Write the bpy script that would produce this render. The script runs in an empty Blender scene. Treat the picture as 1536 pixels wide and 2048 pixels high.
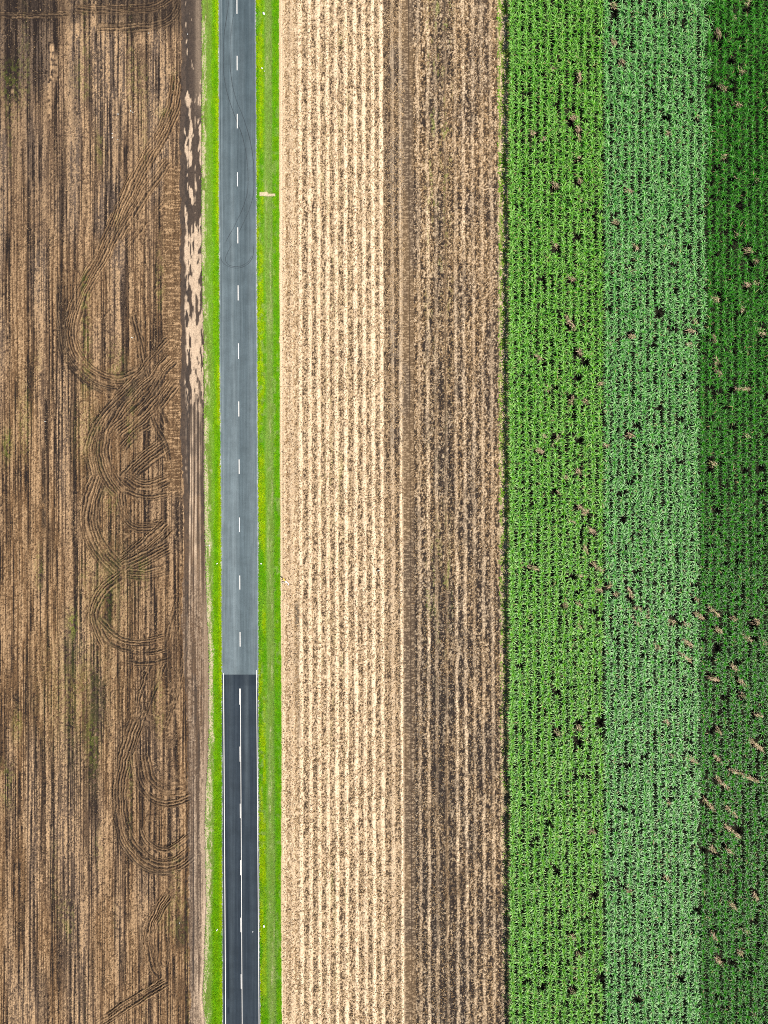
import bpy, math
import numpy as np
from mathutils import Vector

scene = bpy.context.scene
C = scene.collection
R = math.radians

# ------------------------------------------------------------------ camera, sky, sun, exposure
CAM_H = 140.0
cd = bpy.data.cameras.new("camera")
cam = bpy.data.objects.new("camera", cd)
C.objects.link(cam)
cam.location = (0, 0, CAM_H)
cam.rotation_euler = (0, 0, 0)
cd.sensor_fit = 'HORIZONTAL'
cd.sensor_width = 36
cd.lens = 36 * CAM_H / 153.6
cd.clip_start = 1
cd.clip_end = 8000
scene.camera = cam

SUN_EL = 55.0
SUN_DIR = Vector((0.84, -0.54, 0)).normalized()      # towards the sun, on the ground
w = bpy.data.worlds.new("World")
scene.world = w
w.use_nodes = True
nt = w.node_tree
sky = nt.nodes.new('ShaderNodeTexSky')
sky.sky_type = 'NISHITA'
sky.sun_disc = False
sky.sun_elevation = R(SUN_EL)
sky.sun_rotation = math.atan2(SUN_DIR.x, SUN_DIR.y)
nt.links.new(sky.outputs[0], nt.nodes['Background'].inputs[0])
nt.nodes['Background'].inputs[1].default_value = 0.055
sl = bpy.data.lights.new("sun", 'SUN')
sl.energy = 5.0
sl.angle = R(0.5)
sl.color = (1.0, 0.96, 0.89)
so = bpy.data.objects.new("sun", sl)
C.objects.link(so)
sv = Vector((SUN_DIR.x * math.cos(R(SUN_EL)), SUN_DIR.y * math.cos(R(SUN_EL)), math.sin(R(SUN_EL))))
so.rotation_euler = sv.to_track_quat('Z', 'Y').to_euler()
so.location = (60, -40, 80)
scene.view_settings.view_transform = 'Standard'
scene.view_settings.look = 'None'
scene.view_settings.exposure = 0.36
scene.view_settings.gamma = 1
scene.cycles.use_denoising = False
scene.cycles.filter_width = 0.9
scene.cycles.max_bounces = 5
scene.cycles.diffuse_bounces = 3
scene.cycles.transparent_max_bounces = 4

# ------------------------------------------------------------------ helpers
rng = np.random.default_rng(7)


def WX(px): return (np.asarray(px, float) - 768) * 0.1
def WY(py): return (1024 - np.asarray(py, float)) * 0.1


def N(xs, ys, sx, sy, seed):
    """value noise on a separable grid, 0..1"""
    r = np.random.default_rng(seed)
    u = (xs + 400) / sx; v = (ys + 400) / sy
    iu = np.floor(u).astype(int); iv = np.floor(v).astype(int)
    L = r.random((iv.max() + 2, iu.max() + 2)).astype(np.float32)
    fu = u - iu; fv = v - iv
    fu = (fu * fu * (3 - 2 * fu))[None, :]; fv = (fv * fv * (3 - 2 * fv))[:, None]
    a = L[np.ix_(iv, iu)]; b = L[np.ix_(iv, iu + 1)]
    c = L[np.ix_(iv + 1, iu)]; d = L[np.ix_(iv + 1, iu + 1)]
    return (a * (1 - fu) + b * fu) * (1 - fv) + (c * (1 - fu) + d * fu) * fv


def NG(X, Y, sx, sy, seed):
    """value noise at arbitrary points"""
    r = np.random.default_rng(seed)
    u = (X + 800) / sx; v = (Y + 800) / sy
    iu = np.floor(u).astype(int); iv = np.floor(v).astype(int)
    L = r.random((iv.max() + 2, iu.max() + 2))
    fu = u - iu; fv = v - iv
    fu = fu * fu * (3 - 2 * fu); fv = fv * fv * (3 - 2 * fv)
    return (L[iv, iu] * (1 - fu) + L[iv, iu + 1] * fu) * (1 - fv) + (L[iv + 1, iu] * (1 - fu) + L[iv + 1, iu + 1] * fu) * fv


def sm(a, b, x):
    t = np.clip((x - a) / (b - a), 0, 1)
    return t * t * (3 - 2 * t)


def box(x, a, b, s):
    return sm(a - s, a + s, x) * (1 - sm(b - s, b + s, x))


def tag(o, label=None, cat=None, group=None, kind=None):
    if label: o['label'] = label
    if cat: o['category'] = cat
    if group: o['group'] = group
    if kind: o['kind'] = kind
    return o


def link(name, me, mat=None, parent=None):
    o = bpy.data.objects.new(name, me)
    C.objects.link(o)
    if mat and not me.materials: me.materials.append(mat)
    if parent: o.parent = parent
    return o


def np_mesh(name, co, faces, attrs=None, smooth=False):
    """co (n,3); faces (m,k) with k = 3 or 4; attrs {name:(n,4)}"""
    me = bpy.data.meshes.new(name)
    n, m, k = len(co), len(faces), faces.shape[1]
    me.vertices.add(n); me.vertices.foreach_set('co', np.ascontiguousarray(co, np.float32).ravel())
    me.loops.add(m * k); me.loops.foreach_set('vertex_index', np.ascontiguousarray(faces, np.int32).ravel())
    me.polygons.add(m); me.polygons.foreach_set('loop_start', np.arange(0, m * k, k, dtype=np.int32))
    me.polygons.foreach_set('loop_total', np.full(m, k, np.int32))
    if smooth: me.polygons.foreach_set('use_smooth', np.ones(m, bool))
    for an, av in (attrs or {}).items():
        a = me.attributes.new(an, 'FLOAT_COLOR', 'POINT')
        a.data.foreach_set('color', np.ascontiguousarray(av, np.float32).ravel())
    me.update(calc_edges=True)
    return me


def grid_mesh(name, xs, ys, Z, A, keep=None, XX=None):
    """grid in picture-pixel units laid on the ground; A (ny,nx,4) cover masks; keep = boolean per cell"""
    ny, nx = Z.shape
    X = np.broadcast_to(WX(xs)[None, :], Z.shape) if XX is None else WX(XX)
    Y = np.broadcast_to(WY(ys)[:, None], Z.shape)
    idx = np.arange(ny * nx).reshape(ny, nx)
    F = np.stack([idx[1:, :-1], idx[1:, 1:], idx[:-1, 1:], idx[:-1, :-1]], -1)
    if keep is not None: F = F[keep]
    F = F.reshape(-1, 4)
    used = np.zeros(ny * nx, bool); used[F.ravel()] = True
    remap = np.cumsum(used) - 1
    co = np.stack([X.ravel(), Y.ravel(), Z.ravel()], -1)[used]
    return np_mesh(name, co, remap[F], {'cover': A.reshape(-1, 4)[used]})


# ------------------------------------------------------------------ materials
def new_mat(name):
    m = bpy.data.materials.new(name); m.use_nodes = True
    t = m.node_tree
    return m, t, t.nodes['Principled BSDF']


def mixc(t, fac, a, b, mode='MIX'):
    n = t.nodes.new('ShaderNodeMix'); n.data_type = 'RGBA'; n.blend_type = mode; n.clamp_result = False
    for i, v in ((0, fac), (6, a), (7, b)):
        if isinstance(v, (int, float)): n.inputs[i].default_value = v
        elif isinstance(v, tuple): n.inputs[i].default_value = (*v, 1)
        else: t.links.new(v, n.inputs[i])
    return n.outputs[2]


def noise(t, scale, detail=3, vec=None, rough=0.6, stretch=None):
    n = t.nodes.new('ShaderNodeTexNoise'); n.inputs['Scale'].default_value = scale
    n.inputs['Detail'].default_value = detail; n.inputs['Roughness'].default_value = rough
    tc = t.nodes.new('ShaderNodeTexCoord')
    mp = t.nodes.new('ShaderNodeMapping')
    if stretch: mp.inputs['Scale'].default_value = stretch
    t.links.new(tc.outputs['Object'], mp.inputs[0]); t.links.new(mp.outputs[0], n.inputs['Vector'])
    return n.outputs['Fac']


def ramp(t, fac, stops):
    n = t.nodes.new('ShaderNodeValToRGB')
    e = n.color_ramp.elements
    while len(e) < len(stops): e.new(0.5)
    for el, (p, c) in zip(e, stops):
        el.position = p; el.color = (c, c, c, 1) if isinstance(c, float) else (*c, 1)
    t.links.new(fac, n.inputs[0])
    return n.outputs[0]


def attr(t, name='cover'):
    a = t.nodes.new('ShaderNodeAttribute'); a.attribute_name = name
    s = t.nodes.new('ShaderNodeSeparateColor'); t.links.new(a.outputs['Color'], s.inputs[0])
    return s.outputs[0], s.outputs[1], s.outputs[2], a.outputs['Alpha']


def cover_mat(name, base, pale, dark, green, grey, grain=0.5, rough=0.95, gscale=4.5):
    """soil whose look is mixed from masks: r pale straw or sand, g dark moist soil and painted ledge shadow, b green weeds, alpha greyness"""
    m, t, p = new_mat(name)
    r, g, b, a = attr(t)
    c = mixc(t, a, base, grey)
    c = mixc(t, g, c, dark)
    c = mixc(t, r, c, pale)
    c = mixc(t, b, c, green)
    f = ramp(t, noise(t, gscale, 4, rough=0.75), [(0.3, 1 - grain), (0.7, 1 + grain * 0.9)])
    c = mixc(t, 1.0, c, f, 'MULTIPLY')
    t.links.new(c, p.inputs['Base Color'])
    p.inputs['Roughness'].default_value = rough
    p.inputs['Specular IOR Level'].default_value = 0.15
    return m


M_soil = cover_mat("ploughed_soil", (0.155, 0.088, 0.042), (0.48, 0.315, 0.175), (0.020, 0.014, 0.012), (0.11, 0.14, 0.015), (0.125, 0.088, 0.064))
M_track = cover_mat("track_soil", (0.145, 0.088, 0.050), (0.53, 0.395, 0.275), (0.048, 0.037, 0.031), (0.17, 0.21, 0.04), (0.080, 0.063, 0.053), grain=0.35)
M_stub = cover_mat("stubble_soil", (0.260, 0.160, 0.076), (0.80, 0.615, 0.415), (0.030, 0.022, 0.018), (0.16, 0.22, 0.03), (0.115, 0.080, 0.056))
M_verge = cover_mat("verge_soil", (0.13, 0.18, 0.03), (0.55, 0.44, 0.30), (0.05, 0.06, 0.01), (0.11, 0.26, 0.006), (0.44, 0.44, 0.43), grain=0.35)
M_canesoil = cover_mat("cane_soil", (0.014, 0.011, 0.007), (0.030, 0.022, 0.015), (0.010, 0.008, 0.006), (0.02, 0.05, 0.006), (0.018, 0.015, 0.011))  # soil toned near black to deepen the shade between cane rows


def asphalt(name, col):
    m, t, p = new_mat(name)
    r, g, b, a = attr(t)
    c = mixc(t, r, col, (0.245, 0.290, 0.305))
    c = mixc(t, g, c, (0.012, 0.018, 0.026))
    s = ramp(t, noise(t, 3.0, 3, stretch=(1, 0.04, 1)), [(0.3, 0.86), (0.7, 1.14)])
    f = ramp(t, noise(t, 9.0, 4, rough=0.8), [(0.3, 0.80), (0.7, 1.2)])
    bl = ramp(t, noise(t, 0.35, 5, rough=0.65), [(0.35, 0.88), (0.65, 1.10)])
    c = mixc(t, 1.0, mixc(t, 1.0, mixc(t, 1.0, c, s, 'MULTIPLY'), f, 'MULTIPLY'), bl, 'MULTIPLY')
    t.links.new(c, p.inputs['Base Color'])
    p.inputs['Roughness'].default_value = 0.85
    p.inputs['Specular IOR Level'].default_value = 0.12
    return m


M_old = asphalt("worn_asphalt", (0.046, 0.070, 0.083))
M_new = asphalt("fresh_asphalt", (0.013, 0.021, 0.033))


def paint(name, col, var=0.12):
    m, t, p = new_mat(name)
    f = ramp(t, noise(t, 5, 4), [(0.3, 1 - var), (0.7, 1.0)])
    t.links.new(mixc(t, 1.0, col, f, 'MULTIPLY'), p.inputs['Base Color'])
    p.inputs['Roughness'].default_value = 0.6
    return m


M_line = paint("road_paint", (0.72, 0.70, 0.66), 0.2)
M_white = paint("white_plastic", (0.85, 0.86, 0.86), 0.05)
M_yellow = paint("yellow_plastic", (0.80, 0.52, 0.06), 0.1)
M_pale = paint("bleached_plastic", (0.62, 0.64, 0.60), 0.1)

M_skid, t_, p_ = new_mat("tyre_rubber")
p_.inputs['Base Color'].default_value = (0.045, 0.055, 0.065, 1)
p_.inputs['Roughness'].default_value = 0.8
tr_ = t_.nodes.new('ShaderNodeBsdfTransparent'); ms_ = t_.nodes.new('ShaderNodeMixShader')
r_, g_, b_, a_ = attr(t_)
mm_ = t_.nodes.new('ShaderNodeMath'); mm_.operation = 'MULTIPLY'
t_.links.new(r_, mm_.inputs[0])
t_.links.new(ramp(t_, noise(t_, 2.0, 3), [(0.3, 0.4), (0.6, 1.0)]), mm_.inputs[1])
t_.links.new(mm_.outputs[0], ms_.inputs[0]); t_.links.new(tr_.outputs[0], ms_.inputs[1])
t_.links.new(p_.outputs[0], ms_.inputs[2]); t_.links.new(ms_.outputs[0], t_.nodes['Material Output'].inputs[0])


def leaf_mat(name, ca, cb, cc, transl=0.2, rough=0.5, spec=0.4, heart=None):
    """ca -> cb by the red mask, towards cc by the green mask"""
    m, t, p = new_mat(name)
    r, g, b, a = attr(t)
    c = mixc(t, r, ca, cb)
    if heart: c = mixc(t, b, c, heart)
    c = mixc(t, g, c, cc)
    f = ramp(t, noise(t, 1.2, 3), [(0.3, 0.8), (0.7, 1.15)])
    c = mixc(t, 1.0, c, f, 'MULTIPLY')
    t.links.new(c, p.inputs['Base Color'])
    p.inputs['Roughness'].default_value = rough
    p.inputs['Specular IOR Level'].default_value = spec
    tr = t.nodes.new('ShaderNodeBsdfTranslucent'); mx = t.nodes.new('ShaderNodeMixShader')
    t.links.new(c, tr.inputs[0]); mx.inputs[0].default_value = transl
    t.links.new(p.outputs[0], mx.inputs[1]); t.links.new(tr.outputs[0], mx.inputs[2])
    t.links.new(mx.outputs[0], t.nodes['Material Output'].inputs[0])
    return m


M_cane1 = leaf_mat("bright_cane_leaf", (0.034, 0.190, 0.010), (0.36, 0.60, 0.165), (0.36, 0.24, 0.12), rough=0.42, spec=0.3, heart=(0.135, 0.430, 0.003), transl=.12)  # pale second tone paints the glossy leaf highlights
M_cane2 = leaf_mat("bluish_cane_leaf", (0.032, 0.180, 0.030), (0.36, 0.59, 0.260), (0.36, 0.24, 0.12), rough=0.45, spec=0.3, heart=(0.075, 0.390, 0.012), transl=.12)  # pale tone also holds the painted sheen of arching leaves
M_cane3 = leaf_mat("dark_cane_leaf", (0.009, 0.092, 0.004), (0.120, 0.300, 0.055), (0.36, 0.24, 0.12), rough=0.42, spec=0.25, heart=(0.040, 0.310, 0.001), transl=.12)
M_dead = leaf_mat("dead_cane_leaf", (0.27, 0.185, 0.110), (0.68, 0.52, 0.35), (0.10, 0.20, 0.03), transl=0.1, rough=0.8, spec=0.1)
M_straw = leaf_mat("straw", (0.24, 0.140, 0.060), (0.78, 0.57, 0.34), (0.07, 0.045, 0.028), transl=0.05, rough=0.9, spec=0.1)
M_bits = leaf_mat("plough_trash", (0.11, 0.066, 0.034), (0.46, 0.32, 0.18), (0.03, 0.022, 0.017), transl=0.05, rough=0.9, spec=0.1)
M_grass = leaf_mat("verge_grass", (0.110, 0.400, 0.003), (0.40, 0.56, 0.001), (0.30, 0.44, 0.10), transl=0.25, rough=0.8, spec=0.05)

# ------------------------------------------------------------------ picture-plane lines of the fields (in photo pixels)
Yk = np.array([-150, 0, 350, 700, 1050, 1200, 1349, 1500, 1700, 2048, 2200])
ROAD_L = lambda y: np.interp(y, Yk, [437.4, 437.8, 438.5, 440, 443.2, 443.6, 444.4, 444.6, 445, 446, 446.4])
ROAD_R = lambda y: np.interp(y, Yk, [510.6, 511, 512.3, 514, 516, 516, 516, 516.6, 517.6, 520.3, 521])
CENT = lambda y: np.interp(y, [-150, 0, 345, 687, 1035, 1264, 1377, 2048, 2200], [473.8, 474, 475, 477, 479, 480.2, 480.8, 484.3, 485])
TRK_R = lambda y: np.interp(y, [-150, 0, 500, 700, 1050, 1200, 1300, 1500, 1650, 1800, 1900, 1990, 2048, 2200], [402.5, 403, 402.5, 407, 408.5, 413, 417, 416, 409, 412, 408, 405, 410, 410])
STUB_L = lambda y: np.interp(y, [-150, 0, 400, 1024, 1150, 1500, 1800, 2048, 2200], [557, 557.5, 558, 560, 560.5, 563, 561.5, 563.5, 564])
STUB_R = lambda y: np.interp(y, [-150, 0, 1024, 1536, 2048, 2200], [998, 999, 1003, 1006, 1012, 1014])
CANE_L = lambda y: np.interp(y, [-150, 0, 1024, 2048, 2200], [1017, 1017, 1018, 1020, 1020])
TRK_L = lambda y: np.interp(y, [-150, 0, 100, 250, 900, 980, 1100, 1250, 1400, 1600, 1800, 2048, 2200], [362, 362, 364, 360, 362, 368, 368, 362, 372, 378, 376, 380, 380])

# ------------------------------------------------------------------ ground sheet to the horizon
gm, gt, gp = new_mat("distant_farmland")
n1 = noise(gt, 0.02, 4, stretch=(1, 0.05, 1))
col = gt.nodes.new('ShaderNodeValToRGB')
e = col.color_ramp.elements
e[0].position = 0.40; e[0].color = (0.20, 0.14, 0.09, 1)
e[1].position = 0.60; e[1].color = (0.08, 0.16, 0.03, 1)
gt.links.new(n1, col.inputs[0])
gt.links.new(mixc(gt, 1.0, col.outputs[0], ramp(gt, noise(gt, 2, 5), [(0.3, 0.7), (0.7, 1.2)]), 'MULTIPLY'), gp.inputs['Base Color'])
gp.inputs['Roughness'].default_value = 0.95
me = np_mesh("ground", np.array([[-3000, -3000, -0.6], [3000, -3000, -0.6], [3000, 3000, -0.6], [-3000, 3000, -0.6]], float), np.array([[0, 1, 2, 3]]))
tag(link("ground", me, gm), kind='structure')

# ------------------------------------------------------------------ LEFT: ploughed field + dirt track + verge
xs = np.arange(-150, 447, 1.2); ys = np.arange(-150, 2200, 1.2)
X, Y = np.meshgrid(xs, ys)
f32 = np.float32
S1 = N(xs, ys, 3.1, 260, 1); S2 = N(xs, ys, 7.5, 500, 2); S3 = N(xs, ys, 1.7, 90, 3); S4 = N(xs, ys, 22, 700, 4)
K1 = N(xs, ys, 1.6, 1.9, 5); K2 = N(xs, ys, 3.2, 5, 6); K3 = N(xs, ys, 6, 26, 7); K4 = N(xs, ys, 40, 120, 8); K5 = N(xs, ys, 4.2, 34, 9)
streak = 0.36 * S1 + 0.14 * S2 + 0.50 * S3
rut = sm(0.36, 0.66, streak)                                  # 1 on ridges
H = 0.09 * rut + 0.19 * (K1 - 0.5) + 0.06 * (K2 - 0.5)
pale = sm(0.50, 0.86, 0.24 * rut + 0.22 * K5 + 0.34 * K1 + 0.20 * K2 + .16 * S3) * 0.66
pale = pale * (0.75 + 0.5 * K4)
dark = (1 - sm(0.28, 0.50, streak)) * (0.60 + 0.5 * K3) + 0.26 * sm(0.66, 0.9, K3) + 0.55 * sm(0.52, 0.85, 1 - .7 * K1 - .3 * K2)
grey = .8 * sm(0.42, 0.8, 0.5 * S4 + 0.5 * K4)
green = 0.28 * sm(0.72, 0.95, N(xs, ys, 30, 140, 10)) * sm(0.4, 0.8, K2)

# dark moist patches of the photograph: (x, y0, y1, half width, strength)
for (cx, y0, y1, hw, s) in [(22, -150, 200, 13, .8), (88, 895, 1060, 5, .9), (84, 1060, 1200, 4, .5), (117, 560, 720, 5, .7), (128, 590, 700, 4, .8),
                            (188, 1340, 1640, 8, .9), (170, 1370, 1500, 6, .6), (172, 1540, 1720, 6, .5), (192, 1630, 1660, 8, .8), (135, 1880, 1990, 10, .45), (85, 1940, 2048, 10, .5),
                            (165, 1950, 2020, 8, .5), (248, 640, 760, 6, .6), (218, 1150, 1250, 6, .9), (217, 1100, 1500, 2.5, .6), (238, 1000, 1500, 2.5, .7),
                            (240, 200, 340, 3, .9), (130, 210, 400, 4, .6), (205, 200, 260, 4, .6), (285, 100, 160, 10, .5), (178, 100, 210, 8, .5), (150, 100, 260, 7, .4),
                            (363, 1830, 1900, 12, .8), (360, 1950, 2000, 14, .5), (258, 1820, 1840, 5, .9), (282, 1850, 1930, 5, .7), (243, 1895, 1920, 5, .7), (60, 1300, 1420, 6, .5),
                            (100, 1040, 1130, 9, .6), (52, 1720, 1820, 5, .4), (185, 1850, 1950, 10, .3), (330, 960, 1110, 3, .7), (250, 1440, 1460, 5, .9), (352, 1260, 1330, 10, .4), (275, 1180, 1210, 6, .5)]:
    ww = box(X, cx - hw, cx + hw, 2.2) * box(Y, y0, y1, 14) * s
    ww = ww * sm(0.18, 0.45, 0.5 * N(xs, ys, 3, 30, int(cx * 3 + y0) % 997 + 50) + 0.5 * K2)
    dark = np.maximum(dark, ww); pale = pale * (1 - 0.85 * ww); H -= 0.04 * ww
# top headland band, darker soil with cross tracks
tb = (1 - sm(28, 74, Y + 22 * (N(xs, ys, 5, 60, 11) - 0.5) - 12 * sm(200, 340, X))) * (0.55 + 0.45 * sm(90, 230, X))
tb2 = (1 - sm(95, 130, X)) * (1 - sm(150, 260, Y + 40 * (S2 - 0.5)))
dark = np.maximum(dark, tb * (0.70 + 0.35 * K2)); dark = np.clip(dark + .35 * tb2, 0, 1); pale = pale * (1 - .35 * (1 - sm(250, 700, Y)) * (1 - sm(60, 200, X))); grey = np.clip(grey + .5 * (1 - sm(200, 800, Y)), 0, 1); grey = np.maximum(grey, np.maximum(tb * 0.8, tb2))
pale = pale * (1 - 0.7 * tb) * (1 - 0.55 * tb2)
for (gx, gy, rx, ry, s) in [(145, 1250, 11, 30, .75), (15, 890, 9, 28, .65), (35, 1450, 10, 30, .4), (185, 1490, 14, 60, .4), (48, 830, 12, 60, .25), (325, 225, 14, 12, .25),
                            (215, 1180, 40, 90, .22), (150, 1380, 60, 120, .22), (170, 860, 20, 60, .22), (180, 1460, 10, 40, .4)]:
    green = np.maximum(green, s * np.exp(-((X - gx) / rx) ** 2 - ((Y - gy) / ry) ** 2) * sm(0.25, 0.6, K2))
# tan streaks that stand out
for (cx, y0, y1, hw, s) in [(104, 90, 160, 4, .8), (99, 160, 250, 4, .6), (188, 0, 60, 5, .6), (155, 45, 80, 4, .7), (143, 45, 70, 3, .5), (137, 85, 110, 3, .6), (232, 55, 110, 3, .8), (300, 65, 100, 3, .6),
                            (272, 75, 100, 3, .6), (282, 65, 95, 3, .5), (232, 200, 330, 3, .5), (113, 110, 160, 3, .4), (247, 215, 245, 3, .6), (25, 180, 190, 3, .8)]:
    ww = box(X, cx - hw, cx + hw, 1.5) * box(Y, y0, y1, 8) * s * sm(0.2, 0.5, K2)
    pale = np.maximum(pale, ww); dark = dark * (1 - ww)
# feathered comb along the headland edge
cb = box(X, 327, 361, 4) * box(Y, 330, 990, 20)
cm = sm(0.45, 0.8, 0.6 * N(xs, ys, 13, 1.9, 12) + 0.4 * K1)
pale = pale * (1 - cb * 0.7) + 0.55 * cb * cm; dark = dark * (1 - cb * 0.8) + 0.32 * cb * (1 - cm) * box(X, 325, 365, 3); H = H * (1 - 0.5 * cb) + cb * 0.06 * cm
grey = grey * (1 - cb)


def spline(pts, n=26):
    P = np.array([pts[0]] + list(pts) + [pts[-1]], float); out = []
    for i in range(1, len(P) - 2):
        t = np.linspace(0, 1, n, endpoint=False)[:, None]
        a, b, c, d = P[i - 1], P[i], P[i + 1], P[i + 2]
        out.append(0.5 * ((2 * b) + (-a + c) * t + (2 * a - 5 * b + 4 * c - d) * t ** 2 + (-a + 3 * b - 3 * c + d) * t ** 3))
    out.append(P[-2][None, :])
    return np.concatenate(out)


# turning tracks of the tractor: (centre line, width, rut spacing, strength, darkness)
BANDS = [
    ([(358, 150), (346, 220), (305, 300), (266, 370), (236, 440), (208, 505), (168, 575), (143, 650), (148, 705), (185, 748), (235, 764), (288, 742)], 34, 6, .95, .15),
    ([(340, 320), (300, 372), (268, 425), (235, 480)], 26, 6, .8, .25),
    ([(330, 400), (290, 450), (250, 500)], 12, 5, .5, .2),
    ([(120, 570), (119, 650), (128, 710), (160, 758), (205, 785)], 9, 6, .9, .75),
    ([(133, 620), (132, 690), (148, 730), (190, 765), (245, 780), (280, 770)], 7, 5, .9, .7),
    ([(267, 628), (279, 680), (291, 740), (311, 800), (334, 850)], 17, 8, 1, .35),
    ([(283, 770), (302, 830), (330, 890), (340, 925)], 14, 7, 1, .3),
    ([(338, 676), (305, 712), (276, 752)], 16, 6, 1, .3),
    ([(345, 715), (318, 748), (295, 785)], 30, 6, 1, .2),
    ([(350, 765), (330, 790), (312, 812)], 34, 6, .9, .15),
    ([(300, 745), (250, 795), (212, 850), (204, 905), (215, 950), (240, 985)], 38, 6, 1, .2),
    ([(275, 760), (255, 790), (238, 815)], 12, 5, 1, .8),
    ([(235, 800), (195, 845), (178, 895), (184, 945), (205, 985)], 18, 7, .9, .35),
    ([(312, 790), (275, 830), (235, 868)], 44, 6.4, 1, .15),
    ([(300, 845), (270, 870), (245, 898)], 20, 6, 1, .2),
    ([(335, 885), (290, 920), (248, 962)], 34, 6.4, 1, .25),
    ([(246, 952), (290, 972), (338, 958)], 28, 6.4, 1, .25),
    ([(248, 980), (290, 994), (336, 988)], 12, 6, 1, .4),
    ([(200, 955), (184, 1005), (180, 1050), (198, 1095), (238, 1140)], 40, 7, .95, .25),
    ([(242, 985), (250, 1030), (275, 1052), (330, 1050)], 24, 6.4, .95, .25),
    ([(338, 1048), (300, 1085), (240, 1130)], 36, 6.4, 1, .25),
    ([(338, 1090), (300, 1112), (255, 1135)], 34, 6.8, 1, .25),
    ([(252, 1146), (290, 1150), (336, 1138)], 26, 6.4, 1, .3),
    ([(245, 1150), (208, 1180), (190, 1218), (192, 1250), (212, 1290)], 26, 7, .9, .3),
    ([(198, 1235), (232, 1270), (275, 1285), (332, 1275)], 16, 6, 1, .3),
    ([(218, 1285), (252, 1300), (295, 1306), (334, 1298)], 13, 6, 1, .35),
    ([(250, 1322), (290, 1328), (336, 1320)], 12, 6, .9, .35),
    ([(328, 1325), (306, 1385), (282, 1445), (262, 1510)], 13, 6.5, 1, .3),
    ([(303, 1325), (282, 1385), (268, 1450), (258, 1490)], 11, 5.5, 1, .4),
    ([(372, 1290), (362, 1360), (345, 1420), (330, 1460)], 12, 6, .6, .3),
    ([(360, 1190), (348, 1240), (335, 1290)], 18, 7, .6, .2),
    ([(275, 1440), (252, 1510), (240, 1580), (243, 1640), (262, 1690), (305, 1728), (350, 1728), (384, 1705)], 34, 6.8, .95, .25),
    ([(232, 1620), (240, 1680), (270, 1725), (310, 1745), (350, 1745)], 8, 6, 1, .5),
    ([(282, 1655), (300, 1686), (335, 1698), (380, 1670)], 15, 6, 1, .35),
    ([(268, 1500), (276, 1560), (305, 1598), (345, 1606), (384, 1592)], 18, 6.5, 1, .3),
    ([(290, 1510), (300, 1555), (330, 1580), (375, 1575)], 24, 7, .9, .15),
    ([(337, 1788), (312, 1830), (299, 1880), (312, 1935), (322, 1950)], 26, 5, 1, .15),
    ([(335, 1962), (292, 1988), (245, 2015), (195, 2052)], 24, 6, 1, .35),
    ([(362, 5), (335, 42), (270, 56), (195, 56)], 20, 6, .9, .5),
    ([(362, -30), (320, 10), (250, 20), (150, 18)], 20, 6, .7, .4),
    ([(-150, 28), (60, 32), (140, 30)], 12, 6, .8, .5),
    ([(330, 1850), (338, 1890), (334, 1935)], 8, 5, .5, .2),
]
for bi, (pts, wd, sp, st, dk) in enumerate(BANDS):
    P = spline(pts)
    hw = wd / 2 + 3
    i0, i1 = np.searchsorted(xs, [P[:, 0].min() - hw, P[:, 0].max() + hw]); j0, j1 = np.searchsorted(ys, [P[:, 1].min() - hw, P[:, 1].max() + hw])
    sx_, sy_ = X[j0:j1, i0:i1], Y[j0:j1, i0:i1]
    T = np.gradient(P, axis=0); T /= np.linalg.norm(T, axis=1)[:, None] + 1e-9
    best = np.full(sx_.shape, 1e9); sd = np.zeros(sx_.shape); al = np.zeros(sx_.shape)
    L = np.concatenate([[0], np.cumsum(np.linalg.norm(np.diff(P, axis=0), axis=1))])
    for k in range(len(P)):
        dx = sx_ - P[k, 0]; dy = sy_ - P[k, 1]; d2 = dx * dx + dy * dy
        m_ = d2 < best
        best = np.where(m_, d2, best); sd = np.where(m_, dx * -T[k, 1] + dy * T[k, 0], sd); al = np.where(m_, L[k] + dx * T[k, 0] + dy * T[k, 1], al)
    wob = (NG(al, sd * 0 + bi * 37, 18, 1000, 300 + bi) - 0.5) * 2.5 + (NG(sx_, sy_, 5, 5, 340 + bi) - 0.5) * 1.6
    dd = np.sqrt(best)
    wt = st * (1 - sm(wd / 2 - 2, wd / 2 + 2, dd + (NG(sx_, sy_, 6, 6, 380 + bi) - 0.5) * 5)) * sm(-3, 9, al) * (1 - sm(L[-1] - 9, L[-1] + 3, al))
    sp = sp * .86
    wob = wob + (NG(sd, al, 9, 70, 460 + bi) - .5) * 5
    per = np.cos(2 * np.pi * (sd + wob) / sp) * 0.5 + 0.5
    per2 = sm(0.3, 0.8, per * .75 + .42 * (NG(sd + wob, al, 2.6, 14, 500 + bi) - .1))
    lane = NG(sd + wob, al, sp * .8, 34, 420 + bi)
    wt = wt * (.45 + .55 * sm(.25, .5, NG(sd, al, 11, 28, 540 + bi)))
    a_ = slice(j0, j1), slice(i0, i1)
    H[a_] = H[a_] * (1 - wt * 0.75) + wt * (0.27 * per2 + 0.09 * K1[a_])
    pale[a_] = pale[a_] * (1 - wt * 0.8) + wt * per2 * (0.02 + 0.72 * lane) * (0.3 + 0.9 * K2[a_]) * (1 - dk * 0.6)
    dark[a_] = dark[a_] * (1 - wt * 0.7) + wt * ((1 - per2) * (.42 + .6 * (1 - lane)) + dk * (0.3 + 0.9 * (1 - lane))) + (wt * .35 if dk > .45 else 0)
    grey[a_] = grey[a_] * (1 - wt)
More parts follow.
